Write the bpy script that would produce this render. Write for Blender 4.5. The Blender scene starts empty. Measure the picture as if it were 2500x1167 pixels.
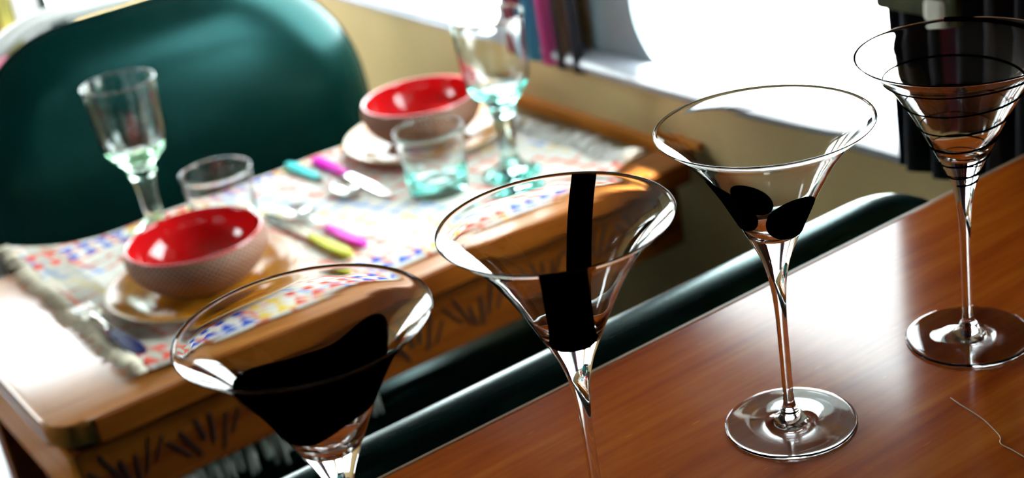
import bpy, bmesh, math, random
from mathutils import Vector, Matrix
random.seed(7)
R = math.radians
scene = bpy.context.scene
COL = scene.collection

# ------------------------------------------------------------------ camera
# axes: x runs along the counter towards the window wall, y runs away across the table, z up (floor = 0)
CAM = Vector((0.0, 0.0, 1.3715))
HEAD, PITCH, ROLL = R(59.0), R(24.158), R(-9.68)
fw = Vector((math.cos(HEAD) * math.cos(PITCH), math.sin(HEAD) * math.cos(PITCH), -math.sin(PITCH)))
r0 = Vector((math.sin(HEAD), -math.cos(HEAD), 0))
u0 = r0.cross(fw)
rt = r0 * math.cos(ROLL) + u0 * math.sin(ROLL)
up = r0 * -math.sin(ROLL) + u0 * math.cos(ROLL)
cam = bpy.data.cameras.new('camera')
cam.sensor_width = 36.0
cam.lens = 3716.0 / 2500.0 * 36.0
cam.clip_start = 0.02
cam.dof.use_dof = True
cam.dof.focus_distance = 0.83
cam.dof.aperture_fstop = 7.0
camo = bpy.data.objects.new('camera', cam)
COL.objects.link(camo)
M = Matrix.Identity(4)
for i in range(3):
    M[i][0], M[i][1], M[i][2], M[i][3] = rt[i], up[i], -fw[i], CAM[i]
camo.matrix_world = M
scene.camera = camo

# ------------------------------------------------------------------ world, sun, exposure
world = bpy.data.worlds.new('daylight'); scene.world = world
world.use_nodes = True
bg = world.node_tree.nodes['Background']
bg.inputs['Color'].default_value = (0.90, 0.96, 1.0, 1)
bg.inputs['Strength'].default_value = 8.0
sun = bpy.data.lights.new('sun', 'SUN'); sun.energy = 12.0; sun.angle = R(4); sun.color = (1.0, 0.95, 0.86)
suno = bpy.data.objects.new('sun', sun); COL.objects.link(suno)
suno.rotation_euler = Vector((-0.28, -0.12, -1.0)).to_track_quat('-Z', 'Y').to_euler()
vs = scene.view_settings
vs.view_transform = 'Standard'; vs.look = 'None'; vs.gamma = 1.0; vs.use_curve_mapping = False
vs.exposure = 1.15
cy = scene.cycles
cy.max_bounces = 14; cy.transmission_bounces = 14; cy.glossy_bounces = 8; cy.diffuse_bounces = 5
cy.transparent_max_bounces = 16
cy.use_denoising = True
cy.sample_clamp_indirect = 25.0

# ------------------------------------------------------------------ helpers
def link(o, parent=None):
    COL.objects.link(o)
    if parent is not None:
        o.parent = parent
    return o
def tag(o, label=None, cat=None, group=None, kind=None):
    if label: o['label'] = label
    if cat: o['category'] = cat
    if group: o['group'] = group
    if kind: o['kind'] = kind
    return o
def empty(name, loc, label, cat, group=None, rz=0.0):
    o = bpy.data.objects.new(name, None); link(o)
    o.location = loc; o.rotation_euler = (0, 0, rz); o.empty_display_size = 0.05
    return tag(o, label, cat, group)
def obj(name, bm, mat, parent=None, smooth=False, loc=None, angle=None):
    me = bpy.data.meshes.new(name)
    bmesh.ops.recalc_face_normals(bm, faces=bm.faces)
    bm.to_mesh(me); bm.free()
    me.materials.append(mat)
    if smooth:
        for p in me.polygons: p.use_smooth = True
        if angle: me.set_sharp_from_angle(angle=R(angle))
    o = bpy.data.objects.new(name, me); link(o, parent)
    if loc: o.location = loc
    return o
def struct(name, bm, mat, parent=None, label=None, **k):
    o = obj(name, bm, mat, parent, **k)
    if parent is None: o['kind'] = 'structure'
    if label: o['label'] = label
    return o
def box(bm, x0, x1, y0, y1, z0, z1, bev=0.0, seg=2):
    vs_ = [bm.verts.new((x, y, z)) for x in (x0, x1) for y in (y0, y1) for z in (z0, z1)]
    F = [(0, 1, 3, 2), (4, 6, 7, 5), (0, 4, 5, 1), (2, 3, 7, 6), (0, 2, 6, 4), (1, 5, 7, 3)]
    fs = [bm.faces.new([vs_[i] for i in f]) for f in F]
    if bev > 0:
        ed = set(e for f in fs for e in f.edges)
        bmesh.ops.bevel(bm, geom=list(ed), offset=bev, segments=seg, profile=0.5, affect='EDGES')
    return bm
def B(*a, **k):
    return box(bmesh.new(), *a, **k)
def pchip(pts, n):
    """monotone-ish smooth resampling of (a, b) control points by centripetal Catmull-Rom"""
    P = [Vector((a, b, 0)) for a, b in pts]
    P = [P[0] * 2 - P[1]] + P + [P[-1] * 2 - P[-2]]
    out = []
    for i in range(1, len(P) - 2):
        p0, p1, p2, p3 = P[i - 1:i + 3]
        t = [0.0]
        for a, b in ((p0, p1), (p1, p2), (p2, p3)): t.append(t[-1] + max((b - a).length, 1e-7) ** 0.5)
        for k in range(n):
            s = t[1] + (t[2] - t[1]) * k / n
            A1 = p0 * ((t[1] - s) / (t[1] - t[0])) + p1 * ((s - t[0]) / (t[1] - t[0]))
            A2 = p1 * ((t[2] - s) / (t[2] - t[1])) + p2 * ((s - t[1]) / (t[2] - t[1]))
            A3 = p2 * ((t[3] - s) / (t[3] - t[2])) + p3 * ((s - t[2]) / (t[3] - t[2]))
            B1 = A1 * ((t[2] - s) / (t[2] - t[0])) + A2 * ((s - t[0]) / (t[2] - t[0]))
            B2 = A2 * ((t[3] - s) / (t[3] - t[1])) + A3 * ((s - t[1]) / (t[3] - t[1]))
            c = B1 * ((t[2] - s) / (t[2] - t[1])) + B2 * ((s - t[1]) / (t[2] - t[1]))
            out.append((c.x, c.y))
    out.append(tuple(pts[-1]))
    return out
def lathe(prof, seg=96, bm=None, wob=None):
    """prof: list of (r, z) from one pole to the other; r = 0 closes"""
    bm = bm or bmesh.new()
    rings = []
    for r, z in prof:
        if r <= 1e-6: rings.append([bm.verts.new((0, 0, z))])
        else:
            ring = []
            for k in range(seg):
                a = 2 * math.pi * k / seg
                rr = r * (wob(a, z) if wob else 1.0)
                ring.append(bm.verts.new((rr * math.cos(a), rr * math.sin(a), z)))
            rings.append(ring)
    for a, b in zip(rings, rings[1:]):
        for k in range(seg):
            k2 = (k + 1) % seg
            if len(a) == 1 and len(b) == 1: continue
            if len(a) == 1: bm.faces.new((a[0], b[k], b[k2]))
            elif len(b) == 1: bm.faces.new((a[k], a[k2], b[0]))
            else: bm.faces.new((a[k], a[k2], b[k2], b[k]))
    return bm
def tube(pts, rad, seg=10, bm=None, cap=True, closed=False):
    """tube through a list of points; rad a number or a list"""
    bm = bm or bmesh.new()
    P = [Vector(p) for p in pts]; n = len(P)
    rads = rad if isinstance(rad, (list, tuple)) else [rad] * n
    rings = []; prev = None
    for i in range(n):
        if closed: t = (P[(i + 1) % n] - P[i - 1])
        else: t = (P[min(i + 1, n - 1)] - P[max(i - 1, 0)])
        t.normalize()
        if prev is None:
            ref = Vector((0, 0, 1)) if abs(t.z) < 0.9 else Vector((1, 0, 0))
            a = t.cross(ref).normalized()
        else:
            a = (prev - t * prev.dot(t)).normalized()
        prev = a; b = t.cross(a)
        rings.append([bm.verts.new(P[i] + (a * math.cos(2 * math.pi * k / seg) + b * math.sin(2 * math.pi * k / seg)) * rads[i]) for k in range(seg)])
    for i in range(n if closed else n - 1):
        A_, B_ = rings[i], rings[(i + 1) % n]
        for k in range(seg):
            bm.faces.new((A_[k], A_[(k + 1) % seg], B_[(k + 1) % seg], B_[k]))
    if cap and not closed:
        bm.faces.new(rings[0][::-1]); bm.faces.new(rings[-1])
    return bm
def rrect(a0, a1, b0, b1, r, n=8):
    """rounded rectangle outline; r number or 4 corner radii (a1b1, a0b1, a0b0, a1b0)"""
    rs = r if isinstance(r, (list, tuple)) else [r] * 4
    out = []
    for (ca, cb, s), rad in zip(((a1, b1, 0), (a0, b1, 1), (a0, b0, 2), (a1, b0, 3)), rs):
        sa = 1 if ca == a1 else -1; sb = 1 if cb == b1 else -1
        for k in range(n + 1):
            t = (s + k / n) * math.pi / 2
            out.append((ca - sa * rad + rad * math.cos(t), cb - sb * rad + rad * math.sin(t)))
    return out
def prism(outline, lo, hi, axis='z', bev=0.0, seg=3, bm=None):
    """outline of 2D points extruded along an axis"""
    bm = bm or bmesh.new()
    def P(a, b, c):
        return {'z': (a, b, c), 'x': (c, a, b), 'y': (a, c, b)}[axis]
    A_ = [bm.verts.new(P(a, b, lo)) for a, b in outline]; B_ = [bm.verts.new(P(a, b, hi)) for a, b in outline]
    n = len(outline)
    f1 = bm.faces.new(A_[::-1]); f2 = bm.faces.new(B_)
    for k in range(n): bm.faces.new((A_[k], A_[(k + 1) % n], B_[(k + 1) % n], B_[k]))
    if bev > 0:
        bmesh.ops.bevel(bm, geom=list(f1.edges) + list(f2.edges), offset=bev, segments=seg, profile=0.5, affect='EDGES')
    return bm
def ring_prism(outer, inner, lo, hi, axis='x', bm=None):
    """frame between two outlines with the same number of points"""
    bm = bm or bmesh.new()
    def P(a, b, c):
        return {'z': (a, b, c), 'x': (c, a, b), 'y': (a, c, b)}[axis]
    L = [[bm.verts.new(P(a, b, c)) for a, b in o] for o, c in ((outer, lo), (outer, hi), (inner, hi), (inner, lo))]
    n = len(outer)
    for i in range(4):
        A_, B_ = L[i], L[(i + 1) % 4]
        for k in range(n): bm.faces.new((A_[k], A_[(k + 1) % n], B_[(k + 1) % n], B_[k]))
    return bm

# ------------------------------------------------------------------ materials
def newmat(name):
    m = bpy.data.materials.new(name); m.use_nodes = True
    nt = m.node_tree; return m, nt, nt.nodes['Principled BSDF']
def setp(b, **k):
    names = dict(color='Base Color', rough='Roughness', metal='Metallic', ior='IOR', trans='Transmission Weight', coat='Coat Weight', coatr='Coat Roughness', spec='Specular IOR Level', sheen='Sheen Weight', sss='Subsurface Weight')
    for n, v in k.items():
        if n == 'color' and len(v) == 3: v = (*v, 1)
        b.inputs[names[n]].default_value = v
def N(nt, t, **k):
    n = nt.nodes.new(t)
    for a, v in k.items(): setattr(n, a, v)
    return n
def math_(nt, op, a, b=None, c=None):
    n = N(nt, 'ShaderNodeMath', operation=op)
    for i, v in enumerate((a, b, c)):
        if v is None: continue
        if isinstance(v, (int, float)): n.inputs[i].default_value = v
        else: nt.links.new(v, n.inputs[i])
    return n.outputs[0]
def mixc(nt, fac, a, b):
    n = N(nt, 'ShaderNodeMix', data_type='RGBA')
    for s, v in ((n.inputs[0], fac), (n.inputs[6], a), (n.inputs[7], b)):
        if isinstance(v, (int, float)): s.default_value = v
        elif isinstance(v, tuple): s.default_value = (*v, 1) if len(v) == 3 else v
        else: nt.links.new(v, s)
    return n.outputs[2]
def noise(nt, vec, scale, detail=3, rough=0.5, dist=0.0):
    n = N(nt, 'ShaderNodeTexNoise')
    n.inputs['Scale'].default_value = scale; n.inputs['Detail'].default_value = detail
    n.inputs['Roughness'].default_value = rough; n.inputs['Distortion'].default_value = dist
    if vec is not None: nt.links.new(vec, n.inputs['Vector'])
    return n.outputs['Fac']
def coords(nt, scale=(1, 1, 1), rot=(0, 0, 0), loc=(0, 0, 0)):
    tc = N(nt, 'ShaderNodeTexCoord'); mp = N(nt, 'ShaderNodeMapping')
    nt.links.new(tc.outputs['Object'], mp.inputs['Vector'])
    mp.inputs['Scale'].default_value = scale; mp.inputs['Rotation'].default_value = rot; mp.inputs['Location'].default_value = loc
    return mp.outputs[0]
def ramp(nt, fac, stops, const=False):
    n = N(nt, 'ShaderNodeValToRGB')
    if const: n.color_ramp.interpolation = 'CONSTANT'
    els = n.color_ramp.elements
    while len(els) < len(stops): els.new(0.5)
    for e, (p, c) in zip(els, stops): e.position = p; e.color = (*c, 1)
    nt.links.new(fac, n.inputs[0]); return n.outputs[0]
def bump(nt, b, h, strength=0.3, dist=0.001):
    n = N(nt, 'ShaderNodeBump'); n.inputs['Strength'].default_value = strength; n.inputs['Distance'].default_value = dist
    nt.links.new(h, n.inputs['Height']); nt.links.new(n.outputs[0], b.inputs['Normal'])
def plain(name, color, rough=0.5, var=0.12, vscale=30, bumpd=0.0, bscale=200, **k):
    m, nt, b = newmat(name); setp(b, rough=rough, **k)
    v = coords(nt); f = noise(nt, v, vscale, 4)
    dk = tuple(c * (1 - var) for c in color); lt = tuple(min(1, c * (1 + var)) for c in color)
    nt.links.new(ramp(nt, f, [(0.3, dk), (0.7, lt)]), b.inputs['Base Color'])
    if bumpd: bump(nt, b, noise(nt, v, bscale, 3), 0.6, bumpd)
    return m
def wood(name, c_dark, c_mid, c_light, axis='x', rough=0.3, coat=0.5, scale=1.0, wear=False, coatr=0.18, spec=0.3):
    m, nt, b = newmat(name); setp(b, rough=rough, coat=coat, coatr=coatr, spec=spec)
    st = {'x': (2.2, 26, 26), 'y': (26, 2.2, 26), 'z': (26, 26, 2.2)}[axis]
    v = coords(nt, tuple(s * scale for s in st))
    f1 = noise(nt, v, 1.0, 5, 0.6, 1.2)
    v2 = coords(nt, tuple(s * scale * 5 for s in st))
    f2 = noise(nt, v2, 1.0, 3, 0.6, 0.4)
    f = math_(nt, 'ADD', math_(nt, 'MULTIPLY', f1, 0.7), math_(nt, 'MULTIPLY', f2, 0.3))
    col = ramp(nt, f, [(0.34, c_dark), (0.5, c_mid), (0.66, c_light)])
    if wear:
        v3 = coords(nt, (7, 11, 9))
        kn = ramp(nt, noise(nt, v3, 1.0, 2, 0.5, 0.3), [(0.26, (1, 1, 1)), (0.33, (0, 0, 0))])
        col = mixc(nt, math_(nt, 'MULTIPLY', kn, 0.55), col, c_dark)
        v4 = coords(nt, (60, 420, 60), (0, 0, 0.5))
        sc = ramp(nt, noise(nt, v4, 1.0, 1, 0.4), [(0.76, (0, 0, 0)), (0.80, (1, 1, 1))])
        col = mixc(nt, math_(nt, 'MULTIPLY', sc, 0.35), col, tuple(min(1, c * 1.8) for c in c_light))
        rg = noise(nt, coords(nt, (14, 20, 14)), 1.0, 4)
        nt.links.new(math_(nt, 'MULTIPLY_ADD', rg, 0.25, rough - 0.1), b.inputs['Roughness'])
    nt.links.new(col, b.inputs['Base Color'])
    bump(nt, b, f, 0.25, 0.0006)
    return m
def glassm(name, color=(1, 1, 1), ior=1.5, absorb=None, dens=0.0):
    m, nt, b = newmat(name); setp(b, color=color, rough=0.0, trans=1.0, ior=ior)
    v = coords(nt, (9, 9, 9)); bump(nt, b, noise(nt, v, 4.0, 1), 0.12, 0.0006)
    if absorb:
        va = N(nt, 'ShaderNodeVolumeAbsorption'); va.inputs['Color'].default_value = (*absorb, 1); va.inputs['Density'].default_value = dens
        nt.links.new(va.outputs[0], nt.nodes['Material Output'].inputs['Volume'])
    return m
def panem(name):
    m, nt, b = newmat(name); nt.nodes.remove(b)
    lw = N(nt, 'ShaderNodeLayerWeight'); lw.inputs[0].default_value = 0.5
    fr = N(nt, 'ShaderNodeMath', operation='MULTIPLY_ADD'); fr.inputs[1].default_value = 0.5; fr.inputs[2].default_value = 0.025
    nt.links.new(math_(nt, 'POWER', lw.outputs['Facing'], 5.0), fr.inputs[0])
    tr = N(nt, 'ShaderNodeBsdfTransparent'); tr.inputs[0].default_value = (0.95, 0.98, 0.97, 1)
    gl = N(nt, 'ShaderNodeBsdfGlossy'); gl.inputs['Roughness'].default_value = 0.02
    mx = N(nt, 'ShaderNodeMixShader')
    nt.links.new(fr.outputs[0], mx.inputs[0]); nt.links.new(tr.outputs[0], mx.inputs[1]); nt.links.new(gl.outputs[0], mx.inputs[2])
    nt.links.new(mx.outputs[0], nt.nodes['Material Output'].inputs['Surface'])
    return m

MT = {}
MT['counter'] = wood('counter_wood', (0.38, 0.055, 0.004), (0.56, 0.112, 0.008), (0.68, 0.185, 0.016), 'x', 0.4, 0.75, 1.0, True, 0.14, 0.0)
MT['counter_edge'] = plain('pale_worn_edge', (0.62, 0.45, 0.30), 0.4)
MT['table'] = wood('table_wood', (0.28, 0.085, 0.015), (0.46, 0.165, 0.030), (0.58, 0.25, 0.06), 'x', 0.35, 0.8, 0.8, False, 0.22, 0.1)
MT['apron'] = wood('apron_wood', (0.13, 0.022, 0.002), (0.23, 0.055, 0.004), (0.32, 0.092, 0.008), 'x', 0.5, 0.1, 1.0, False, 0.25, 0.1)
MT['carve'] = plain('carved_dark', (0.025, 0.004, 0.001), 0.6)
MT['orange_wood'] = wood('orange_wood', (0.50, 0.15, 0.015), (0.62, 0.22, 0.025), (0.72, 0.29, 0.045), 'y', 0.45, 0.2, 1.0, False, 0.25, 0.1)
MT['dark_wood'] = wood('dark_wood', (0.03, 0.012, 0.006), (0.06, 0.024, 0.010), (0.09, 0.04, 0.018), 'z', 0.5, 0.1)
m, nt, b = newmat('green_vinyl'); setp(b, color=(0.002, 0.042, 0.034), rough=0.27, spec=0.42)
b.inputs['Specular Tint'].default_value = (0.25, 0.85, 0.82, 1)
v = coords(nt); vo = N(nt, 'ShaderNodeTexVoronoi'); vo.inputs['Scale'].default_value = 420; nt.links.new(v, vo.inputs['Vector'])
nt.links.new(ramp(nt, noise(nt, v, 9, 3), [(0.3, (0.0003, 0.013, 0.011)), (0.7, (0.0004, 0.020, 0.017))]), b.inputs['Base Color'])
bump(nt, b, vo.outputs['Distance'], 0.08, 0.0006); MT['vinyl'] = m
MT['cream'] = plain('cream_wall', (0.60, 0.43, 0.20), 0.6, 0.06, 6, 0.0002, 60, spec=0.3)
MT['ceiling'] = plain('ceiling_lining', (0.07, 0.06, 0.05), 0.8, 0.08, 8)
MT['floor'] = plain('floor_lino', (0.05, 0.045, 0.04), 0.5, 0.2, 12)
MT['darkpanel'] = plain('dark_panel', (0.035, 0.028, 0.022), 0.5, 0.2, 10)
MT['bluegrey'] = plain('blue_grey_paint', (0.28, 0.36, 0.40), 0.35, 0.08, 10)
MT['sill'] = plain('white_sill_paint', (0.46, 0.49, 0.56), 0.25, 0.04, 12, coat=0.3)
MT['white'] = plain('white_paint', (0.82, 0.82, 0.80), 0.3, 0.04, 12)
MT['rubber'] = plain('black_rubber', (0.008, 0.014, 0.012), 0.5)
MT['yellow'] = plain('yellow_paint', (0.85, 0.50, 0.03), 0.3, 0.06)
MT['greenstrip'] = plain('olive_strip', (0.36, 0.32, 0.06), 0.5, 0.7, 26)
MT['pink'] = plain('pink_cloth', (0.62, 0.16, 0.26), 0.8)
MT['chrome'] = plain('polished_steel', (0.82, 0.82, 0.80), 0.16, 0.03, metal=1.0)
MT['alu'] = plain('white_metal_edge', (0.92, 0.92, 0.88), 0.4, 0.03, 12)
MT['ground'] = plain('pale_ground', (0.70, 0.70, 0.67), 0.9, 0.08, 1.2)
MT['pane'] = panem('window_pane')
MT['glass'] = glassm('clear_glass', (1, 1, 1), 1.5)
MT['green_glass'] = glassm('green_glass', (1, 1, 1), 1.5, (0.45, 0.92, 0.58), 14)
MT['aqua_glass'] = glassm('aqua_glass', (1, 1, 1), 1.5, (0.25, 0.92, 0.84), 22)
MT['pale_glass'] = glassm('pale_glass', (1, 1, 1), 1.5, (0.75, 0.95, 0.88), 25)
m, nt, b = newmat('black_enamel'); setp(b, color=(0.002, 0.002, 0.003), rough=0.35, spec=0.0)
nt.links.new(ramp(nt, noise(nt, coords(nt), 50), [(0.3, (0.0006, 0.0006, 0.0008)), (0.8, (0.002, 0.002, 0.0025))]), b.inputs['Base Color']); MT['black_glass'] = m
MT['red'] = plain('red_glaze', (0.60, 0.008, 0.010), 0.10, 0.08, 14, coat=0.6)
# bowl outside: unglazed beige-pink with a raised diamond net
m, nt, b = newmat('beige_net'); setp(b, rough=0.55)
tc = N(nt, 'ShaderNodeTexCoord'); sx = N(nt, 'ShaderNodeSeparateXYZ'); nt.links.new(tc.outputs['Object'], sx.inputs[0])
az = math_(nt, 'ARCTAN2', sx.outputs[1], sx.outputs[0])
a1 = math_(nt, 'ADD', math_(nt, 'MULTIPLY', az, 36 / math.pi), math_(nt, 'MULTIPLY', sx.outputs[2], 165.0))
a2 = math_(nt, 'SUBTRACT', math_(nt, 'MULTIPLY', az, 36 / math.pi), math_(nt, 'MULTIPLY', sx.outputs[2], 165.0))
s1 = math_(nt, 'PINGPONG', a1, 0.5); s2 = math_(nt, 'PINGPONG', a2, 0.5)
net = math_(nt, 'MINIMUM', s1, s2)
nt.links.new(ramp(nt, net, [(0.05, (0.10, 0.025, 0.01)), (0.24, (0.44, 0.22, 0.13)), (0.42, (0.56, 0.32, 0.21))]), b.inputs['Base Color'])
bump(nt, b, net, 0.8, 0.002); MT['beige'] = m
# amber plates
m, nt, b = newmat('amber_glaze'); setp(b, rough=0.10, spec=0.2)
v = coords(nt, (1, 1, 1)); f = noise(nt, v, 26, 4, 0.6, 0.8)
nt.links.new(ramp(nt, f, [(0.3, (0.30, 0.09, 0.004)), (0.55, (0.50, 0.19, 0.011)), (0.75, (0.64, 0.32, 0.04))]), b.inputs['Base Color'])
bump(nt, b, noise(nt, v, 70, 2), 0.35, 0.0012); MT['amber'] = m
MT['plate_rim'] = plain('pale_plate_rim', (0.58, 0.45, 0.24), 0.25, 0.1, 60)
def plastic(name, c):
    MT[name] = plain(name, c, 0.45, 0.05, 20, spec=0.12)
plastic('magenta', (0.72, 0.0, 0.46)); plastic('turquoise', (0.10, 0.68, 0.66)); plastic('olive_yellow', (0.50, 0.50, 0.02)); plastic('navy', (0.002, 0.004, 0.07)); plastic('dark_grey', (0.03, 0.03, 0.03))
MT['fringe'] = plain('cream_yarn', (0.68, 0.62, 0.48), 0.9, 0.25, 60)
MT['fringe_white'] = plain('white_yarn', (0.86, 0.85, 0.80), 0.9, 0.1, 60)
MT['hair'] = plain('pale_hair', (0.75, 0.62, 0.45), 0.4)
# printed place mat (object coords: x 0..0.6 along, y 0..0.38 deep)
m, nt, b = newmat('printed_cotton'); setp(b, rough=0.85)
tc = N(nt, 'ShaderNodeTexCoord'); sx = N(nt, 'ShaderNodeSeparateXYZ'); nt.links.new(tc.outputs['Object'], sx.inputs[0])
X, Y = sx.outputs[0], sx.outputs[1]
base = ramp(nt, noise(nt, coords(nt, (260, 60, 60)), 1.0, 2), [(0.3, (0.70, 0.66, 0.56)), (0.7, (0.84, 0.82, 0.76))])
l1 = math_(nt, 'LESS_THAN', math_(nt, 'PINGPONG', math_(nt, 'ADD', X, math_(nt, 'MULTIPLY', Y, 0.25)), 0.0165), 0.0030)
l2 = math_(nt, 'LESS_THAN', math_(nt, 'PINGPONG', math_(nt, 'SUBTRACT', Y, math_(nt, 'MULTIPLY', X, 0.22)), 0.0135), 0.0022)
brk = math_(nt, 'GREATER_THAN', noise(nt, coords(nt, (22, 30, 10)), 1.0, 1), 0.44)
lin = math_(nt, 'MULTIPLY', math_(nt, 'MULTIPLY', math_(nt, 'MAXIMUM', l1, l2), brk), 1.0)
lcol = ramp(nt, math_(nt, 'FRACT', math_(nt, 'MULTIPLY', math_(nt, 'ADD', X, math_(nt, 'MULTIPLY', Y, 0.6)), 4.2)), [(0.0, (0.72, 0.15, 0.09)), (0.55, (0.74, 0.22, 0.13)), (0.72, (0.86, 0.66, 0.22)), (0.84, (0.28, 0.42, 0.75))], True)
col = mixc(nt, lin, base, lcol)
# olive grey stripe near the left end
st = math_(nt, 'MULTIPLY', math_(nt, 'GREATER_THAN', X, 0.012), math_(nt, 'LESS_THAN', X, 0.046))
col = mixc(nt, math_(nt, 'MULTIPLY', st, 0.5), col, (0.24, 0.22, 0.15))
# triangle borders along the two long edges
tri = math_(nt, 'PINGPONG', X, 0.0105)
edge = math_(nt, 'MINIMUM', Y, math_(nt, 'SUBTRACT', 0.385, Y))
tm = math_(nt, 'MULTIPLY', math_(nt, 'LESS_THAN', math_(nt, 'SUBTRACT', edge, 0.006), math_(nt, 'MULTIPLY', tri, 1.7)), math_(nt, 'GREATER_THAN', edge, 0.006))
tcol = ramp(nt, math_(nt, 'FRACT', math_(nt, 'MULTIPLY', X, 5.0)), [(0.0, (0.72, 0.08, 0.05)), (0.22, (0.02, 0.09, 0.55)), (0.62, (0.02, 0.09, 0.55)), (0.64, (0.80, 0.58, 0.06)), (0.86, (0.72, 0.08, 0.05))], True)
col = mixc(nt, tm, col, tcol)
# second row of small blue blocks
b2 = math_(nt, 'MULTIPLY', math_(nt, 'LESS_THAN', math_(nt, 'ABSOLUTE', math_(nt, 'SUBTRACT', edge, 0.036)), 0.007), math_(nt, 'GREATER_THAN', tri, 0.005))
col = mixc(nt, math_(nt, 'MULTIPLY', b2, math_(nt, 'LESS_THAN', X, 0.3)), col, tcol)
nt.links.new(col, b.inputs['Base Color']); bump(nt, b, noise(nt, coords(nt, (500, 500, 200)), 1.0, 2), 0.5, 0.001); MT['mat'] = m
# striped curtain: stripes follow the cloth (attribute-free: cloth width stored in the UV map)
def curtain_mat(name, stops):
    m, nt, b = newmat(name); setp(b, rough=0.9)
    uv = N(nt, 'ShaderNodeUVMap'); s = N(nt, 'ShaderNodeSeparateXYZ'); nt.links.new(uv.outputs[0], s.inputs[0])
    nt.links.new(ramp(nt, s.outputs[0], stops, True), b.inputs['Base Color'])
    bump(nt, b, noise(nt, coords(nt), 600, 2), 0.4, 0.0006)
    return m
K = (0.010, 0.009, 0.016); MA = (0.38, 0.05, 0.10); BL = (0.05, 0.32, 0.48); GR = (0.26, 0.27, 0.27); MG = (0.62, 0.07, 0.28); BR = (0.16, 0.09, 0.06)
MT['curtain_a'] = curtain_mat('striped_curtain_cloth', [(0.0, K), (0.10, BR), (0.22, K), (0.30, (0.02, 0.10, 0.20)), (0.36, MG), (0.52, GR), (0.58, BL), (0.68, K), (0.77, MA), (0.96, K)])
MT['curtain_b'] = curtain_mat('dark_curtain_cloth', [(0.0, K), (0.34, (0.05, 0.05, 0.06)), (0.36, K), (0.44, (0.05, 0.05, 0.06)), (0.46, K), (0.58, BL), (0.61, MA), (0.67, K), (0.90, (0.012, 0.014, 0.03))])
MT['tie'] = plain('olive_cream_band', (0.05, 0.055, 0.015), 0.8, 0.6, 40)
MT['tie_cream'] = plain('cream_band', (0.75, 0.74, 0.62), 0.8, 0.2, 60)

# ------------------------------------------------------------------ setting: a camper van interior
XW, XL, YF, YB, ZC = 1.04, -0.75, 2.55, -1.0, 1.72
def wall_with_holes(name, axis, c0, c1, a0, a1, z0, z1, holes, mat):
    """wall slab normal to an axis, made of strips round rectangular openings (a, z)"""
    bm = bmesh.new()
    cuts = sorted({a0, a1, *[h[0] for h in holes], *[h[1] for h in holes]})
    def put(p0, p1, q0, q1):
        if axis == 'x': box(bm, c0, c1, p0, p1, q0, q1)
        else: box(bm, p0, p1, c0, c1, q0, q1)
    for p0, p1 in zip(cuts, cuts[1:]):
        hs = [h for h in holes if h[0] <= p0 + 1e-6 and h[1] >= p1 - 1e-6]
        if not hs: put(p0, p1, z0, z1)
        else:
            put(p0, p1, z0, hs[0][2]); put(p0, p1, hs[0][3], z1)
    bmesh.ops.remove_doubles(bm, verts=bm.verts, dist=1e-5)
    return struct(name, bm, mat)
struct('floor', B(XL - .05, XW + .05, YB - .05, YF + .05, -0.05, 0.0), MT['floor'])
struct('ceiling', B(XL - .05, XW + .05, YB - .05, YF + .05, ZC, ZC + 0.05), MT['ceiling'])
wall_with_holes('wall_right', 'x', XW, XW + .04, YB, YF, 0.0, ZC, [(0.73, 1.455, 0.785, 1.34), (1.62, 2.42, 0.775, 1.34)], MT['cream'])
wall_with_holes('wall_left', 'x', XL - .04, XL, YB, YF, 0.0, ZC, [(1.75, 2.20, 0.90, 1.50)], MT['darkpanel'])
wall_with_holes('wall_far', 'y', YF, YF + .04, XL, XW, 0.0, ZC, [(0.10, 0.612, 0.86, 1.52), (0.684, 1.00, 0.725, 1.52)], MT['cream'])
struct('wall_back', B(XL, XW, YB - .04, YB, 0.0, ZC), MT['darkpanel'])
# outside
g = bmesh.new(); box(g, -30, 30, -30, 30, -0.5, -0.45); struct('ground', g, MT['ground'])

def window(n, axis, c, a0, a1, z0, z1, inset, rad, mat, seal=True, depth=0.04, sr=.007):
    """frame ring filling a rectangular opening, rounded pane and rubber seal"""
    W_ = bpy.data.objects.new('window_%d' % n, None); link(W_); W_['kind'] = 'structure'
    l, r, bt, tp = inset
    outer = rrect(a0, a1, z0, z1, 0.0005); inner = rrect(a0 + l, a1 - r, z0 + bt, z1 - tp, rad)
    obj('window_frame', ring_prism(outer, inner, c - 0.006, c + depth, axis), mat, W_)
    pane = rrect(a0 + l - .004, a1 - r + .004, z0 + bt - .004, z1 - tp + .004, rad)
    obj('pane', prism(pane, c + depth * .5, c + depth * .5 + .004, axis), MT['pane'], W_)
    if seal:
        cc = c + depth * .1
        pts = [((cc, a, z) if axis == 'x' else (a, cc, z)) for a, z in rrect(a0 + l + sr * .6, a1 - r - sr * .6, z0 + bt + sr * .6, z1 - tp - sr * .6, rad)]
        P2 = [pts[0]]
        for p in pts[1:]:
            if (Vector(p) - Vector(P2[-1])).length > 1e-4: P2.append(p)
        if (Vector(P2[0]) - Vector(P2[-1])).length < 1e-4: P2.pop()
        obj('rubber_seal', tube(P2, sr, 8, closed=True), MT['rubber'] if seal is True else seal, W_, smooth=True)
    return W_
window(1, 'x', XW, 0.73, 1.455, 0.785, 1.34, (0.04, 0.085, 0.012, 0.05), 0.075, MT['bluegrey'], seal=False)
window(2, 'x', XW, 1.62, 2.42, 0.775, 1.34, (0.03, 0.03, 0.004, 0.05), 0.06, MT['sill'], seal=MT['sill'])
window(3, 'y', YF, 0.684, 1.00, 0.725, 1.52, (0.008, 0.02, 0.016, 0.04), 0.055, MT['white'], sr=.013)
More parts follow.
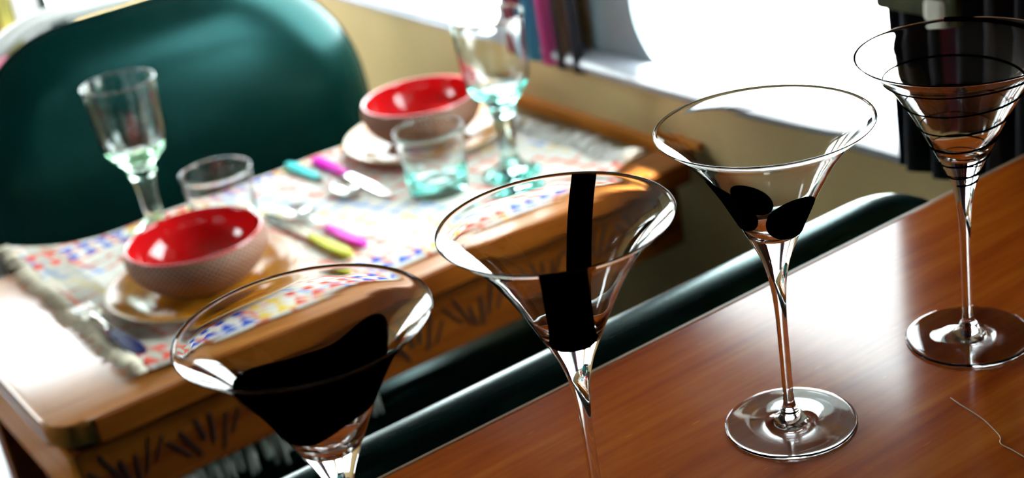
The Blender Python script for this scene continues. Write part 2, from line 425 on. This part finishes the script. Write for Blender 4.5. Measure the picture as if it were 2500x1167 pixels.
window(4, 'y', YF, 0.10, 0.612, 0.86, 1.52, (0.04, 0.04, 0.03, 0.05), 0.08, MT['white'])
window(5, 'x', XL - 0.04, 1.75, 2.20, 0.90, 1.50, (0.04, 0.04, 0.04, 0.05), 0.06, MT['white'])
# window sill on the right wall: a half-round white ledge with an end screw
prof = [(XW, .772), (XW - .018, .776), (XW - .030, .784), (XW - .034, .793), (XW - .030, .801), (XW - .018, .806), (XW, .808)]
bm = bmesh.new(); rows_ = []
for y, s in ((0.30, 1), (1.40, 1), (1.50, .9), (1.55, .7), (1.575, .3)):
    rows_.append([bm.verts.new((XW - (XW - x) * s, y, .79 + (z - .79) * s)) for x, z in prof])
for a, b_ in zip(rows_, rows_[1:]):
    for k in range(len(prof) - 1): bm.faces.new((a[k], a[k + 1], b_[k + 1], b_[k]))
bm.faces.new(rows_[0]); bm.faces.new(rows_[-1][::-1])
sill = struct('trim_1', bm, MT['sill'], smooth=True, angle=50)
s_ = lathe([(0, .006), (.004, .0055), (.007, .003), (.008, 0)], 16); o = obj('screw_cap', s_, MT['white'], sill, smooth=True)
o.matrix_local = Matrix.Translation((XW - .012, 1.562, .795)) @ Matrix.Rotation(R(-90), 4, 'Y')
# wooden rail on the right wall that carries the table
struct('trim_2', B(XW - .012, XW, 1.28, 1.66, .693, .710, bev=.002), MT['orange_wood'])
# far wall: yellow painted ledge under the window, pillar strips
struct('trim_3', B(.66, 1.06, YF + .05, YF + .085, .722, .750, bev=.004), MT['yellow'])
struct('trim_4', B(.650, .681, YF - .012, YF, .30, 1.60, bev=.004), MT['white'])
struct('trim_5', B(.622, .648, YF - .012, YF, .30, 1.60, bev=.004), MT['greenstrip'])

# ------------------------------------------------------------------ benches
def back_outline(x0, x1, z0, z1, rl, rr_):
    return rrect(x0, x1, z0, z1, (rr_, rl, 0.02, 0.02), 12)
def pillow(x0, x1, z0, z1, rl, rr_, y0, y1, bev, puff=0.0, seg=10, wide=None):
    """upholstered panel: rounded outline with a fully rounded edge, front at y0, back at y1"""
    bm = bmesh.new(); rings = []
    def ring(ins, y):
        o = rrect(x0 + ins, x1 - ins, z0 + ins, z1 - ins, (max(.004, rr_ - ins), max(.004, rl - ins), max(.004, .03 - ins), max(.004, .03 - ins)), 14)
        return [bm.verts.new((a, y, b_)) for a, b_ in o]
    wd = wide or bev
    for extra in (.10, .05, .006): rings.append(ring(wd + extra, y0 - puff * min(1, extra / .05)))
    for k in range(seg + 1):
        t = math.pi / 2 * k / seg; rings.append(ring(wd * (1 - math.sin(t)), y0 + bev * (1 - math.cos(t))))
    for k in range(seg + 1):
        t = math.pi / 2 * k / seg; rings.append(ring(bev * (1 - math.cos(t)), y1 - bev * (1 - math.sin(t))))
    rings.append(ring(bev + .006, y1)); rings.append(ring(bev + .05, y1))
    n = len(rings[0])
    for A_, B_ in zip(rings, rings[1:]):
        for k in range(n): bm.faces.new((A_[k], A_[(k + 1) % n], B_[(k + 1) % n], B_[k]))
    bm.faces.new(rings[0]); bm.faces.new(rings[-1][::-1])
    bmesh.ops.remove_doubles(bm, verts=bm.verts, dist=1e-6)
    return bm
def lean(o, y0, z0, k):
    for v_ in o.data.vertices: v_.co.y += (v_.co.z - z0) * k
# far bench
fb = empty('bench_seat', (0, 0, 0), 'dark green vinyl bench with pale metal edging, behind the laid table', 'bench', 'green vinyl benches')
bk = obj('backrest', pillow(.385, .955, .40, .905, .17, .20, 1.855, 1.94, .048, .004, 14, .085), MT['vinyl'], fb, smooth=True)
lean(bk, 1.86, .40, .09)
ed = rrect(.377, .963, .36, .913, (.205, .178, .02, .02), 14)[15:30]
path = [(a, 1.925 + (z - .40) * .09, z) for a, z in ed]
path = [(.74, 1.925 + .51 * .09, .913)] + path + [(.377, 1.925, .40)]
obj('metal_edging', tube(path, 0.0115, 10), MT['alu'], fb, smooth=True)
obj('seat_cushion', prism(rrect(.385, .985, 1.50, 1.87, .03, 6), .36, .45, 'z', bev=.025, seg=4), MT['vinyl'], fb, smooth=True)
obj('bench_base', B(.39, .98, 1.53, 1.92, 0.0, .36), MT['darkpanel'], fb)
# near bench, its back against the counter: a rolled top edge
nb = empty('bench_seat', (0, 0, 0), 'dark green vinyl bench whose rolled back edge runs along the wooden counter', 'bench', 'green vinyl benches')
obj('backrest', pillow(-.30, .885, .40, .888, .10, .13, .7275, .776, .0235, 0.0), MT['vinyl'], nb, smooth=True)
obj('seat_cushion', prism(rrect(-.30, .96, .78, 1.14, .03, 6), .36, .45, 'z', bev=.025, seg=4), MT['vinyl'], nb, smooth=True)
obj('bench_base', B(-.29, .95, .76, 1.11, 0.0, .36), MT['darkpanel'], nb)

# ------------------------------------------------------------------ counter
ct = empty('wooden_counter', (0, 0, 0), 'glossy reddish brown wooden counter carrying the four martini glasses', 'counter')
obj('worktop', B(-.55, 1.035, .17, .7235, .850, .880, bev=.003, seg=2), MT['counter'], ct)
obj('edge_strip', B(-.55, 1.035, .7240, .7262, .853, .8792), MT['counter_edge'], ct)
obj('cabinet_body', B(-.53, 1.03, .20, .715, .06, .849), MT['dark_wood'], ct)
obj('plinth', B(-.50, 1.03, .26, .70, 0, .06), MT['darkpanel'], ct)
for k in range(3):
    d = obj('cabinet_door', B(-.51 + k * .515, -.51 + k * .515 + .50, .184, .199, .09, .83, bev=.004), MT['dark_wood'], ct)
    obj('handle', tube([(-.06 + k * .515 - .02, .17, .60), (-.06 + k * .515 - .02, .17, .70)], .006, 8), MT['chrome'], d, smooth=True)
# a pale hair lying on the counter
pts = pchip([(.002, .008), (0, 0), (-.004, -.020), (-.007, -.028), (-.0125, -.0395), (-.0175, -.0438), (-.0185, -.052), (-.0200, -.063)], 8)
hr = obj('hair_strand', tube([(a, b_, 0) for a, b_ in pts], .00035, 6), MT['hair'], smooth=True)
tag(hr, 'thin pale curled hair lying on the wooden counter', 'hair')
HAIR = hr

# ------------------------------------------------------------------ table
ZT = 0.70
tb = empty('dining_table', (0, 0, 0), 'varnished wooden wall table with carved apron, laid for two', 'table')
bm = prism(rrect(.252, .968, 1.290, 1.702, (.02, .035, .035, .004), 8), .674, ZT, 'z', bev=.004, seg=2)
obj('tabletop', bm, MT['table'], tb, smooth=True, angle=35)
obj('front_rail', B(.9685, 1.0265, 1.290, 1.345, .674, ZT, bev=.003), MT['table'], tb)
obj('front_edge_band', B(.292, 1.0265, 1.2855, 1.2897, .6735, .6985, bev=.001), MT['apron'], tb)  # darker wood over the top's front edge, its shade put into the colour
ap = obj('apron', B(.268, 1.020, 1.303, 1.322, .592, .662, bev=.002), MT['apron'], tb)
obj('side_apron', B(.262, .2675, 1.303, 1.690, .592, .662, bev=.001), MT['orange_wood'], tb)  # brighter wood than the front apron; light from the left put into its colour
obj('back_apron', B(.268, .96, 1.672, 1.690, .592, .662, bev=.002), MT['apron'], tb)
obj('shadow_rebate', B(.274, 1.015, 1.310, 1.68, .6625, .6735), MT['carve'], tb)  # near-black filler strip, shade of the gap put into its colour
# carved fans of slanted strokes
x = .285
k = 0
stroke_mesh = None
while x < 1.0:
    ang = [-38, -26, -12, 4, 16, 28][k % 6]
    hgt = .026 + .006 * math.sin(k * 2.1)
    zc = .628 + .007 * math.sin(k * 1.7)
    if stroke_mesh is None:
        bm = bmesh.new(); box(bm, -.0017, .0017, -.0008, .0008, -.5, .5); s = obj('carved_stroke', bm, MT['carve'], ap); stroke_mesh = s.data
    else:
        s = bpy.data.objects.new('carved_stroke', stroke_mesh); link(s, ap)
    s.location = (x, 1.3027, zc); s.rotation_euler = (0, R(ang), 0); s.scale = (1 + .3 * math.sin(k), 1, hgt * 1.25)
    x += .0125 if k % 6 != 5 else .019
    k += 1
for px, py in ((.285, 1.335), (.285, 1.66)):
    obj('leg', prism(rrect(px - .018, px + .018, py - .018, py + .018, .004, 2), 0, .664), MT['apron'], tb)

# ------------------------------------------------------------------ place mat
mo = empty('place_mat', (.36, 1.322, ZT + .0008), 'cream cotton mat printed with red and blue lines, fringed at both ends', 'place mat')
bm = bmesh.new(); nx, ny = 60, 40
def mz(a, b_):
    w = .0012 * (1 + math.sin(a * 60 + b_ * 25)) * .5
    if a < .06: w += (.06 - a) / .06 * .004 * (1 + math.sin(b_ * 55))
    if a > .565 and b_ < .2: w += (a - .565) / .035 * .005 * (1 + math.sin(b_ * 70 + 1)) * (1 - b_ / .2)
    return w
top = []
for i in range(nx + 1):
    row = []
    for j in range(ny + 1):
        a, b_ = .6 * i / nx, .385 * j / ny
        xx, yy = a, b_
        q = max(0, 1 - a / .10) * max(0, (b_ - .30) / .085)      # the back left corner is tugged outwards
        yy += .045 * q * q; zz = mz(a, b_) + .006 * q
        row.append((xx, yy, zz))
    top.append(row)
vt = [[bm.verts.new(p) for p in r_] for r_ in top]
vb = [[bm.verts.new((p[0], p[1], p[2] + .0022)) for p in r_] for r_ in top]
for i in range(nx):
    for j in range(ny):
        bm.faces.new((vt[i][j], vt[i][j + 1], vt[i + 1][j + 1], vt[i + 1][j]))
        bm.faces.new((vb[i][j], vb[i + 1][j], vb[i + 1][j + 1], vb[i][j + 1]))
for i in range(nx):
    bm.faces.new((vt[i][0], vt[i + 1][0], vb[i + 1][0], vb[i][0])); bm.faces.new((vt[i][ny], vb[i][ny], vb[i + 1][ny], vt[i + 1][ny]))
for j in range(ny):
    bm.faces.new((vt[0][j], vb[0][j], vb[0][j + 1], vt[0][j + 1])); bm.faces.new((vt[nx][j], vt[nx][j + 1], vb[nx][j + 1], vb[nx][j]))
obj('cloth', bm, MT['mat'], mo, smooth=True)
for side, mat in ((0, 'fringe'), (1, 'fringe_white')):
    bm = bmesh.new()
    n = 150
    for k in range(n):
        t = k / (n - 1); j = min(ny - 1, int(t * ny)); ff = t * ny - j
        p = top[0 if side == 0 else nx]; a, b_ = Vector(p[j]), Vector(p[j + 1]); q = a.lerp(b_, ff)
        L = random.uniform(.012, .022) * (1.0 if side == 0 else 1.7); d = -1 if side == 0 else 1
        hz = random.uniform(.001, .006) * (1 if side == 0 else 2.4)
        sw = random.uniform(-.006, .006)
        tube([q + Vector((-d * .003, 0, .0015)), q + Vector((d * L * .5, sw * .5, hz)), q + Vector((d * L, sw, .0016 if side == 0 else hz * .7))], [.0013, .0016, .0008], 5, bm)
    f = obj('fringe', bm, MT[mat], mo, smooth=True); f['kind'] = 'stuff'
ZM = ZT + .0055

# ------------------------------------------------------------------ crockery
def plate(loc, label):
    t = empty('plate', loc, label, 'plate', 'amber plates')
    pr = pchip([(0, .003), (.03, .003), (.060, .0035), (.072, .006), (.088, .0105), (.1015, .0135), (.105, .0138)], 5)
    lo = pchip([(.105, .0122), (.088, .0072), (.072, .0022), (.060, 0), (.03, 0.0004), (0, .0004)], 5)
    obj('dish', lathe(pr + lo, 96), MT['amber'], t, smooth=True)
    obj('rim', lathe([(.1040, .0139), (.1056, .0146), (.1068, .0138), (.1064, .0122), (.1050, .0118), (.1040, .0139)], 96), MT['plate_rim'], t, smooth=True)
    return t
def bowl(loc, label):
    t = empty('bowl', loc, label, 'bowl', 'red lined bowls')
    out = pchip([(0, 0), (.034, 0), (.038, .002), (.055, .010), (.0705, .025), (.0768, .040), (.0762, .050), (.0742, .0555)], 6)
    inn = pchip([(.0742, .0557), (.0735, .0572), (.0722, .0572), (.0705, .0555), (.0700, .045), (.064, .028), (.050, .0135), (.03, .0085), (0, .0075)], 6)
    obj('body', lathe(out + pchip([(.0737, .0554), (.0728, .045), (.0665, .0275), (.0520, .0115), (.03, .0058), (0, .0050)], 5), 96), MT['beige'], t, smooth=True)
    obj('red_lining', lathe(inn + pchip([(0, .0064), (.03, .0072), (.0510, .0126), (.0655, .0280), (.0718, .045), (.0728, .0552), (.0742, .0557)], 5), 96), MT['red'], t, smooth=True)
    return t
plate((.487, 1.457, ZM), 'amber glazed plate at the left end of the table, under the nearer bowl')
plate((.872, 1.616, ZM), 'amber glazed plate by the window wall, under the farther bowl')
bowl((.487, 1.457, ZM + .0036), 'red lined beige bowl with netted outside, at the left end of the table')
bowl((.872, 1.616, ZM + .0036), 'red lined beige bowl behind the aqua tumbler, nearer the window')

def tumbler(loc, label, mat, rt_=.042, rb=.035, h=.078, base=.014):
    t = empty('tumbler', loc, label, 'tumbler', 'small glass tumblers')
    out = pchip([(0, .0012), (rb * .8, .0006), (rb * .95, .001), (rb, .005), (rb + .002, h * .3), (rb + (rt_ - rb) * .6, h * .65), (rt_, h - .002)], 6)
    inn = pchip([(rt_ - .0002, h - .001), (rt_ - .0012, h), (rt_ - .0024, h - .001), (rt_ - .0045, h * .7), (rb - .002, h * .35), (rb - .006, base + .004), (rb - .014, base), (0, base - .001)], 6)
    obj('glass_body', lathe(out + inn, 96), MT[mat], t, smooth=True)
    return t
tumbler((.790, 1.459, ZM), 'aqua tinted glass tumbler standing in front of the farther red bowl', 'aqua_glass')
tumbler((.568, 1.568, ZM), 'clear glass tumbler standing behind the nearer red bowl', 'pale_glass', h=.080, base=.008)

def wineglass(loc, label, mat, h=.190, rr_=.043):
    t = empty('wine_glass', loc, label, 'wine glass', 'thick stemmed wine glasses')
    s = h / .19
    out = pchip([(0, .0010), (.030, .0006), (.0345, .0012), (.0350, .0032), (.030, .006), (.018, .012), (.0115, .020), (.0108, .040), (.0122, .062), (.0140, .073), (.0165, .078), (.0150, .083), (.0200, .090), (.0290, .100), (.0365, .112), (.0392, .128), (.0405, .150), (.0420, .175), (rr_, .1885)], 5)
    inn = pchip([(rr_ - .0003, .1895), (rr_ - .0012, .190), (rr_ - .0023, .1893), (.0398, .175), (.0380, .150), (.0362, .128), (.0325, .113), (.024, .1045), (.012, .101), (0, .1005)], 5)
    obj('glass_body', lathe([(r, z * s) for r, z in out + inn], 80), MT[mat], t, smooth=True)
    return t
wineglass((.511, 1.648, ZM), 'green tinted wine glass standing against the dark green bench', 'green_glass')
wineglass((.871, 1.423, ZM), 'aqua tinted wine glass standing beside the fringed mat end, near the window', 'aqua_glass', h=.196, rr_=.042)

# ------------------------------------------------------------------ cutlery: handle runs along local +x from 0, working end towards -x
def handle_bm(L=.085, w=.0075, th=.0045):
    out = []
    prof_ = [(0, .55), (.12, .62), (.4, .8), (.75, 1.0), (.92, .85), (1.0, .35)]
    up_ = [(L * a, w * b_) for a, b_ in prof_]; dn = [(a, -b_) for a, b_ in up_][::-1]
    return prism(up_ + dn, 0, th, 'z', bev=.0014, seg=2)
def spoon(loc, rz, label, mat):
    t = empty('spoon', loc, label, 'spoon', 'spoons with coloured handles', R(rz))
    obj('handle', handle_bm(), MT[mat], t, smooth=True, angle=50)
    bm = tube([(.004, 0, .0025), (-.012, 0, .0035), (-.034, 0, .0045), (-.042, 0, .004)], [.0030, .0022, .0020, .0030], 8)
    obj('neck', bm, MT['chrome'], t, smooth=True)
    bm = bmesh.new(); rows_ = []
    for k in range(7):
        f = k / 6; rows_.append([bm.verts.new((-.066 + .027 * f * math.cos(a) * (1 + .12 * math.cos(a)), .0178 * f * math.sin(a), .0015 + .0045 * f * f)) for a in [2 * math.pi * i / 28 for i in range(28)]] if k else [bm.verts.new((-.066, 0, .0015))])
    for k in range(28): bm.faces.new((rows_[0][0], rows_[1][k], rows_[1][(k + 1) % 28]))
    for a, b_ in zip(rows_[1:], rows_[2:]):
        for k in range(28): bm.faces.new((a[k], b_[k], b_[(k + 1) % 28], a[(k + 1) % 28]))
    bmesh.ops.solidify(bm, geom=bm.faces[:], thickness=.0010)
    obj('spoon_bowl', bm, MT['chrome'], t, smooth=True)
    return t
def knife(loc, rz, label, mat):
    t = empty('table_knife', loc, label, 'knife', 'knives with coloured handles', R(rz))
    obj('handle', handle_bm(.088, .0078, .005), MT[mat], t, smooth=True, angle=50)
    up_ = [(.004, .0055), (-.03, .0072), (-.075, .0080), (-.098, .0070), (-.108, .002), (-.106, -.003), (-.09, -.0058), (-.04, -.0052), (.004, -.0045)]
    obj('blade', prism(up_, .0018, .0032, 'z', bev=.0004, seg=1), MT['chrome'], t)
    return t
def fork(loc, rz, label, mat):
    t = empty('fork', loc, label, 'fork', 'forks with coloured handles', R(rz))
    obj('handle', handle_bm(.080, .0085, .0045), MT[mat], t, smooth=True, angle=50)
    obj('neck', tube([(.004, 0, .0025), (-.015, 0, .004), (-.034, 0, .006), (-.044, 0, .005)], [.0034, .0026, .0026, .005], 8), MT['chrome'], t, smooth=True)
    obj('fork_head', prism(rrect(-.060, -.042, -.0115, .0115, .005, 4), .0035, .0055, 'z', bev=.0006, seg=1), MT['chrome'], t)
    for k in range(4):
        yy = -.0095 + k * .00633
        obj('tine', tube([(-.058, yy, .0045), (-.078, yy, .0035), (-.094, yy, .006)], [.0019, .0016, .0009], 6), MT['chrome'], t, smooth=True)
    return t
fork((.3685, 1.432, ZM + .002), -88, 'fork with a navy blue handle at the left end of the mat', 'navy')
knife((.622, 1.470, ZM), -87, 'knife with an olive yellow handle beside the nearer amber plate', 'olive_yellow')
spoon((.648, 1.478, ZM), -88, 'spoon with a magenta handle pointing at the counter', 'magenta')
spoon((.716, 1.620, ZM), 92, 'spoon with a turquoise handle pointing at the far bench', 'turquoise')
knife((.744, 1.600, ZM), 90, 'knife with a magenta handle pointing at the far bench', 'magenta')
fork((.985, 1.60, ZM - .003), 80, 'steel fork with a dark handle beyond the farther plate', 'dark_grey')

# ------------------------------------------------------------------ martini glasses
MO = [(0, .0006), (.020, .0005), (.0360, .0002), (.0383, .0003), (.0387, .0012), (.0380, .0019), (.034, .0022), (.022, .0026), (.013, .0036), (.0085, .0058), (.0060, .0085), (.0052, .0108), (.0040, .0125), (.0033, .0165), (.0031, .030), (.0031, .05), (.0032, .07), (.0036, .08), (.0044, .09), (.0059, .10), (.0085, .11), (.0127, .12), (.0175, .13), (.0224, .14), (.0273, .15), (.0330, .16), (.0394, .17), (.0482, .18), (.0552, .186), (.0596, .1896)]
MI = [(.0600, .1901), (.0598, .1905), (.0590, .1902), (.0540, .186), (.0471, .18), (.0383, .17), (.0318, .16), (.0260, .15), (.0209, .14), (.0156, .1315), (.0105, .1265), (.005, .1243), (0, .1238)]
MO_S, MI_S = pchip(MO, 4), pchip(MI, 6)
def rad_at(table, z):
    T = sorted((zz, r) for r, zz in table)
    for (z0, ra), (z1, rb) in zip(T, T[1:]):
        if z0 <= z <= z1: return ra + (rb - ra) * (z - z0) / max(1e-9, z1 - z0)
    return T[0][1] if z < T[0][0] else T[-1][1]
MI_R = [(r, z) for r, z in MI_S if z <= .1902]; MO_R = [(r, z) for r, z in MO_S if z > .09 ]
def wall_pt(az, z, f):
    """point in the bowl wall: f = 0 inner face, 1 outer face"""
    ri, ro = rad_at(MI_R, z), rad_at(MO_R, z)
    r = ri + (ro - ri) * f if z > .150 else ri + (min(.0011, ro - ri) if f < .5 else (ro - ri)) * f
    return Vector((r * math.cos(az), r * math.sin(az), z))
def decal(fn, nu, nv, f0=-.12, f1=1.12, closed=False):
    """thin closed shell inside the bowl wall; fn(a, b) -> (azimuth, z)"""
    bm = bmesh.new(); L = []
    for f in (f0, f1):
        L.append([[bm.verts.new(wall_pt(*fn(i / nu, j / nv), f)) for j in range(nv + 1)] for i in range(nu + (0 if closed else 1))])
    ni = nu if closed else nu
    for i in range(ni):
        i2 = (i + 1) % nu if closed else i + 1
        for j in range(nv):
            bm.faces.new((L[0][i][j], L[0][i][j + 1], L[0][i2][j + 1], L[0][i2][j]))
            bm.faces.new((L[1][i][j], L[1][i2][j], L[1][i2][j + 1], L[1][i][j + 1]))
        for j in (0, nv): bm.faces.new((L[0][i][j], L[0][i2][j], L[1][i2][j], L[1][i][j]))
    if not closed:
        for i in (0, nu):
            for j in range(nv): bm.faces.new((L[0][i][j], L[0][i][j + 1], L[1][i][j + 1], L[1][i][j]))
    return bm
def oval(azc, zc, ra, rz_, tilt=0.0):
    def fn(a, b_):
        th = 2 * math.pi * a; s = b_ * .999 + .001
        p, q = ra * s * math.cos(th), rz_ * s * math.sin(th)
        p, q = p * math.cos(tilt) - q * math.sin(tilt), p * math.sin(tilt) + q * math.cos(tilt)
        z = min(.186, max(.1255, zc + q)); return azc + p / max(.008, rad_at(MI_R, z)), z
    return fn
def martini(loc, label):
    t = empty('martini_glass', loc, label, 'martini glass', 'martini glasses in a row')
    obj('glass_body', lathe(MO_S + MI_S, 128), MT['glass'], t, smooth=True)
    return t
def away(loc): return math.atan2(loc[1], loc[0])
ZK = .8800
# 1: black wave round the lower bowl
L1 = (.233, .582, ZK)
g1 = martini(L1, 'martini glass with a black wave round its lower bowl, nearest the camera')
A0 = away(L1)
def wave(a, b_):
    az_ = A0 + 2 * math.pi * a
    d = (math.degrees(2 * math.pi * a) + 180) % 360 - 180          # 0 = away, + = left
    def sm(x0, x1, x): t = max(0, min(1, (x - x0) / (x1 - x0))); return t * t * (3 - 2 * t)
    up_ = sm(112, 148, d) if d > 0 else sm(100, 128, -d)
    hi = .1585 + .0095 * sm(10, 95, d) + .016 * math.exp(-((d + 60) / 28) ** 2) * (1 - up_)
    hi = hi + (.1893 - hi) * up_
    lo = .1385 + .010 * sm(150, 215, d % 360) * (1 - sm(250, 300, d % 360))
    return az_, lo + (hi - lo) * b_
obj('black_wave', decal(wave, 144, 14, closed=True), MT['black_glass'], g1, smooth=True)
# 2: black ribbon down the back, through the bottom and up the front
L2 = (.372, .576, ZK)
g2 = martini(L2, 'martini glass with a broad black ribbon through its bowl, second from the left')
A0_2 = away(L2)
def rib(az_c, w):
    def fn(a, b_):
        z = .1245 + (.1893 - .1245) * b_
        r = max(.0035, rad_at(MI_R, z)); return az_c + max(-1.5, min(1.5, w(z) / r)) * (a - .5) * 2, z
    return fn
obj('black_ribbon', decal(rib(A0_2 - R(19), lambda z: .0066), 10, 30), MT['black_glass'], g2, smooth=True)
obj('black_ribbon', decal(rib(A0_2 + R(180), lambda z: .0112 * min(1.0, .25 + math.sqrt(max(0, z - .1245) / .009))), 10, 40), MT['black_glass'], g2, smooth=True)
# 3: black ovals
L3 = (.518, .582, ZK)
g3 = martini(L3, 'martini glass with large black oval spots low in its bowl, third from the left')
A0_3 = away(L3)
obj('black_spot', decal(oval(A0_3 + R(122), .1500, .0178, .0165, .6), 36, 8, closed=True), MT['black_glass'], g3, smooth=True)
obj('black_spot', decal(oval(A0_3 + R(214), .1415, .0172, .0140, -.5), 36, 8, closed=True), MT['black_glass'], g3, smooth=True)
obj('black_spot', decal(oval(A0_3 + R(162), .1600, .0100, .0125, .5), 36, 8, closed=True), MT['black_glass'], g3, smooth=True)
# 4: black spiral thread
L4 = (.661, .570, ZK)
g4 = martini(L4, 'martini glass wound with a thin black spiral thread, at the right beside the dark curtain')
A0_4 = away(L4)
pts, rads = [], []
NT, ns = 6.6, 420
for i in range(ns + 1):
    f = i / ns
    z = .1085 + (.1890 - .1085) * f ** 1.45
    az_ = A0_4 + R(8) - 2 * math.pi * NT * (1 - f)
    r = rad_at(MO_R, z)
    pts.append((r * math.cos(az_), r * math.sin(az_), z + .0012 * math.sin(az_ + 1)))
    rads.append(.00062 + .0002 * math.sin(f * 40) + (.0009 * max(0, (f - .95) / .05)))
obj('black_thread', tube(pts, rads, 8), MT['black_glass'], g4, smooth=True)

# ------------------------------------------------------------------ curtains
def curtain(name, x, y0, y1, z0, z1, folds, amp, mat, label, pinch=None):
    t = empty(name, (0, 0, 0), label, 'curtain', 'van curtains')
    bm = bmesh.new(); uvl = bm.loops.layers.uv.new('UVMap'); nu, nv = folds * 12, 24
    G = []
    for i in range(nu + 1):
        col_ = []
        for j in range(nv + 1):
            a, b_ = i / nu, j / nv
            z = z0 + (z1 - z0) * b_
            yy = y0 + (y1 - y0) * a
            if pinch:
                pz_, py_, k_ = pinch
                w = k_ * math.exp(-((z - pz_) / .07) ** 2); yy = yy + (py_ - yy) * w
            xx = x - amp * (0.5 + .5 * math.sin(a * folds * 2 * math.pi + .6 * math.sin(3 * b_)))
            col_.append(bm.verts.new((xx, yy, z + .004 * math.sin(a * folds * 6.28))))
        G.append(col_)
    for i in range(nu):
        for j in range(nv):
            f = bm.faces.new((G[i][j], G[i + 1][j], G[i + 1][j + 1], G[i][j + 1]))
            for l, (ii, jj) in zip(f.loops, ((i, j), (i + 1, j), (i + 1, j + 1), (i, j + 1))): l[uvl].uv = (ii / nu, jj / nv)
    o = obj('cloth', bm, MT[mat], t, smooth=True)
    sd = o.modifiers.new('thickness', 'SOLIDIFY'); sd.thickness = .0015
    return t
curtain('striped_curtain', XW - .012, 1.452, 1.612, .778, 1.36, 5, .022, 'curtain_a', 'dark curtain with maroon, blue and pink stripes hanging between the two windows')
c2 = curtain('dark_curtain', XW - .040, .742, .926, .796, 1.36, 6, .026, 'curtain_b', 'black curtain with thin red and blue stripes behind the spiral martini glass')
bm = B(XW - .072, XW - .032, .836, .930, .952, .982, bev=.006); obj('tie_band', bm, MT['tie'], c2)
bm = B(XW - .075, XW - .030, .846, .872, .949, .972, bev=.006); obj('tie_label', bm, MT['tie_cream'], c2)
for nm, y0, y1 in (('curtain_rod', .40, 1.66),):
    o = obj(nm, tube([(XW - .035, y0, 1.365), (XW - .035, y1, 1.365)], .006, 10), MT['chrome'], smooth=True)
    tag(o, 'thin metal rod that both van curtains hang from', 'rod')

# ------------------------------------------------------------------ things at the edges of view
# fringed cloth hanging behind the table apron
fc = empty('fringed_cloth', (0, 0, 0), 'white fringed cloth hanging below the table apron', 'cloth')
obj('cloth', B(.35, .60, 1.328, 1.334, .578, .660, bev=.001), MT['fringe_white'], fc)
tm_ = None
for k in range(17):
    bm = bmesh.new()
    h = random.uniform(.030, .052); xx = .356 + k * .0148
    for q in range(6):
        a = random.uniform(-.004, .004); b_ = random.uniform(-.004, .004)
        tube([(xx + a * .3, 1.331 + b_ * .3, .585), (xx + a, 1.331 + b_, .585 - h * .5), (xx + a * 1.8, 1.331 + b_ * 1.6, .585 - h)], [.0025, .0028, .0012], 5, bm)
    obj('tassel', bm, MT['fringe_white'], fc, smooth=True)
o = obj('pompom', lathe(pchip([(0, -.020), (.011, -.017), (.0165, -.004), (.015, .008), (.006, .017), (0, .019)], 4), 20), MT['fringe_white'], fc, smooth=True); o.location = (.366, 1.325, .566)
# pale stool below the left end of the table
st = empty('step_stool', (.215, 1.86, 0), 'pale blue-white stool with a looped grip on the floor left of the table', 'stool')
obj('seat', prism(rrect(-.15, .15, -.17, .17, .05, 6), .42, .45, 'z', bev=.012, seg=3), MT['sill'], st, smooth=True, angle=40)
for sx_ in (-.11, .11):
    for sy_ in (-.13, .13):
        obj('leg', tube([(sx_, sy_, .425), (sx_ * 1.15, sy_ * 1.15, 0)], .013, 10), MT['sill'], st, smooth=True)
obj('grip', tube([(.06 * math.cos(a), .10 * math.sin(a), .458) for a in [2 * math.pi * k / 24 for k in range(24)]], .009, 8, closed=True), MT['bluegrey'], st, smooth=True)
# pink cloth and dark bag behind the bench end, by the far pillar
pk = obj('folded_cloth', prism(rrect(.50, .608, 2.42, 2.53, .02, 4), .715, .752, 'z', bev=.011, seg=3), MT['pink'], smooth=True)
tag(pk, 'folded pink cloth on the dark locker behind the green bench', 'cloth')
lk = empty('locker', (0, 0, 0), 'dark locker against the far wall behind the green bench', 'locker')
obj('body', B(.02, .612, 2.30, 2.535, 0, .714, bev=.004), MT['darkpanel'], lk)
obj('door', B(.04, .58, 2.288, 2.299, .05, .69, bev=.003), MT['darkpanel'], lk)
HAIR.location = (.596, .523, ZK + .0005)
# unseen lockers added above the right hand windows to darken reflections
for k in range(2):
    y0 = .30 + k * 1.10
    ol = empty('overhead_locker', (0, 0, 0), ['dark wooden overhead locker above the window beside the counter', 'dark wooden overhead locker above the window beside the far bench'][k], 'locker', 'overhead lockers')
    obj('body', B(.80, XW - .001, y0, y0 + 1.09, 1.385, 1.715, bev=.004), MT['dark_wood'], ol)
    for j in range(2):
        d = obj('door', B(.789, .799, y0 + .015 + j * .535, y0 + .535 + j * .535, 1.40, 1.70, bev=.003), MT['dark_wood'], ol)
        obj('knob', lathe([(0, .012), (.008, .010), (.009, .004), (.005, 0), (0, 0)], 14), MT['chrome'], d, smooth=True).matrix_local = Matrix.Translation((.789, y0 + .27 + j * .535, 1.43)) @ Matrix.Rotation(R(-90), 4, 'Y')
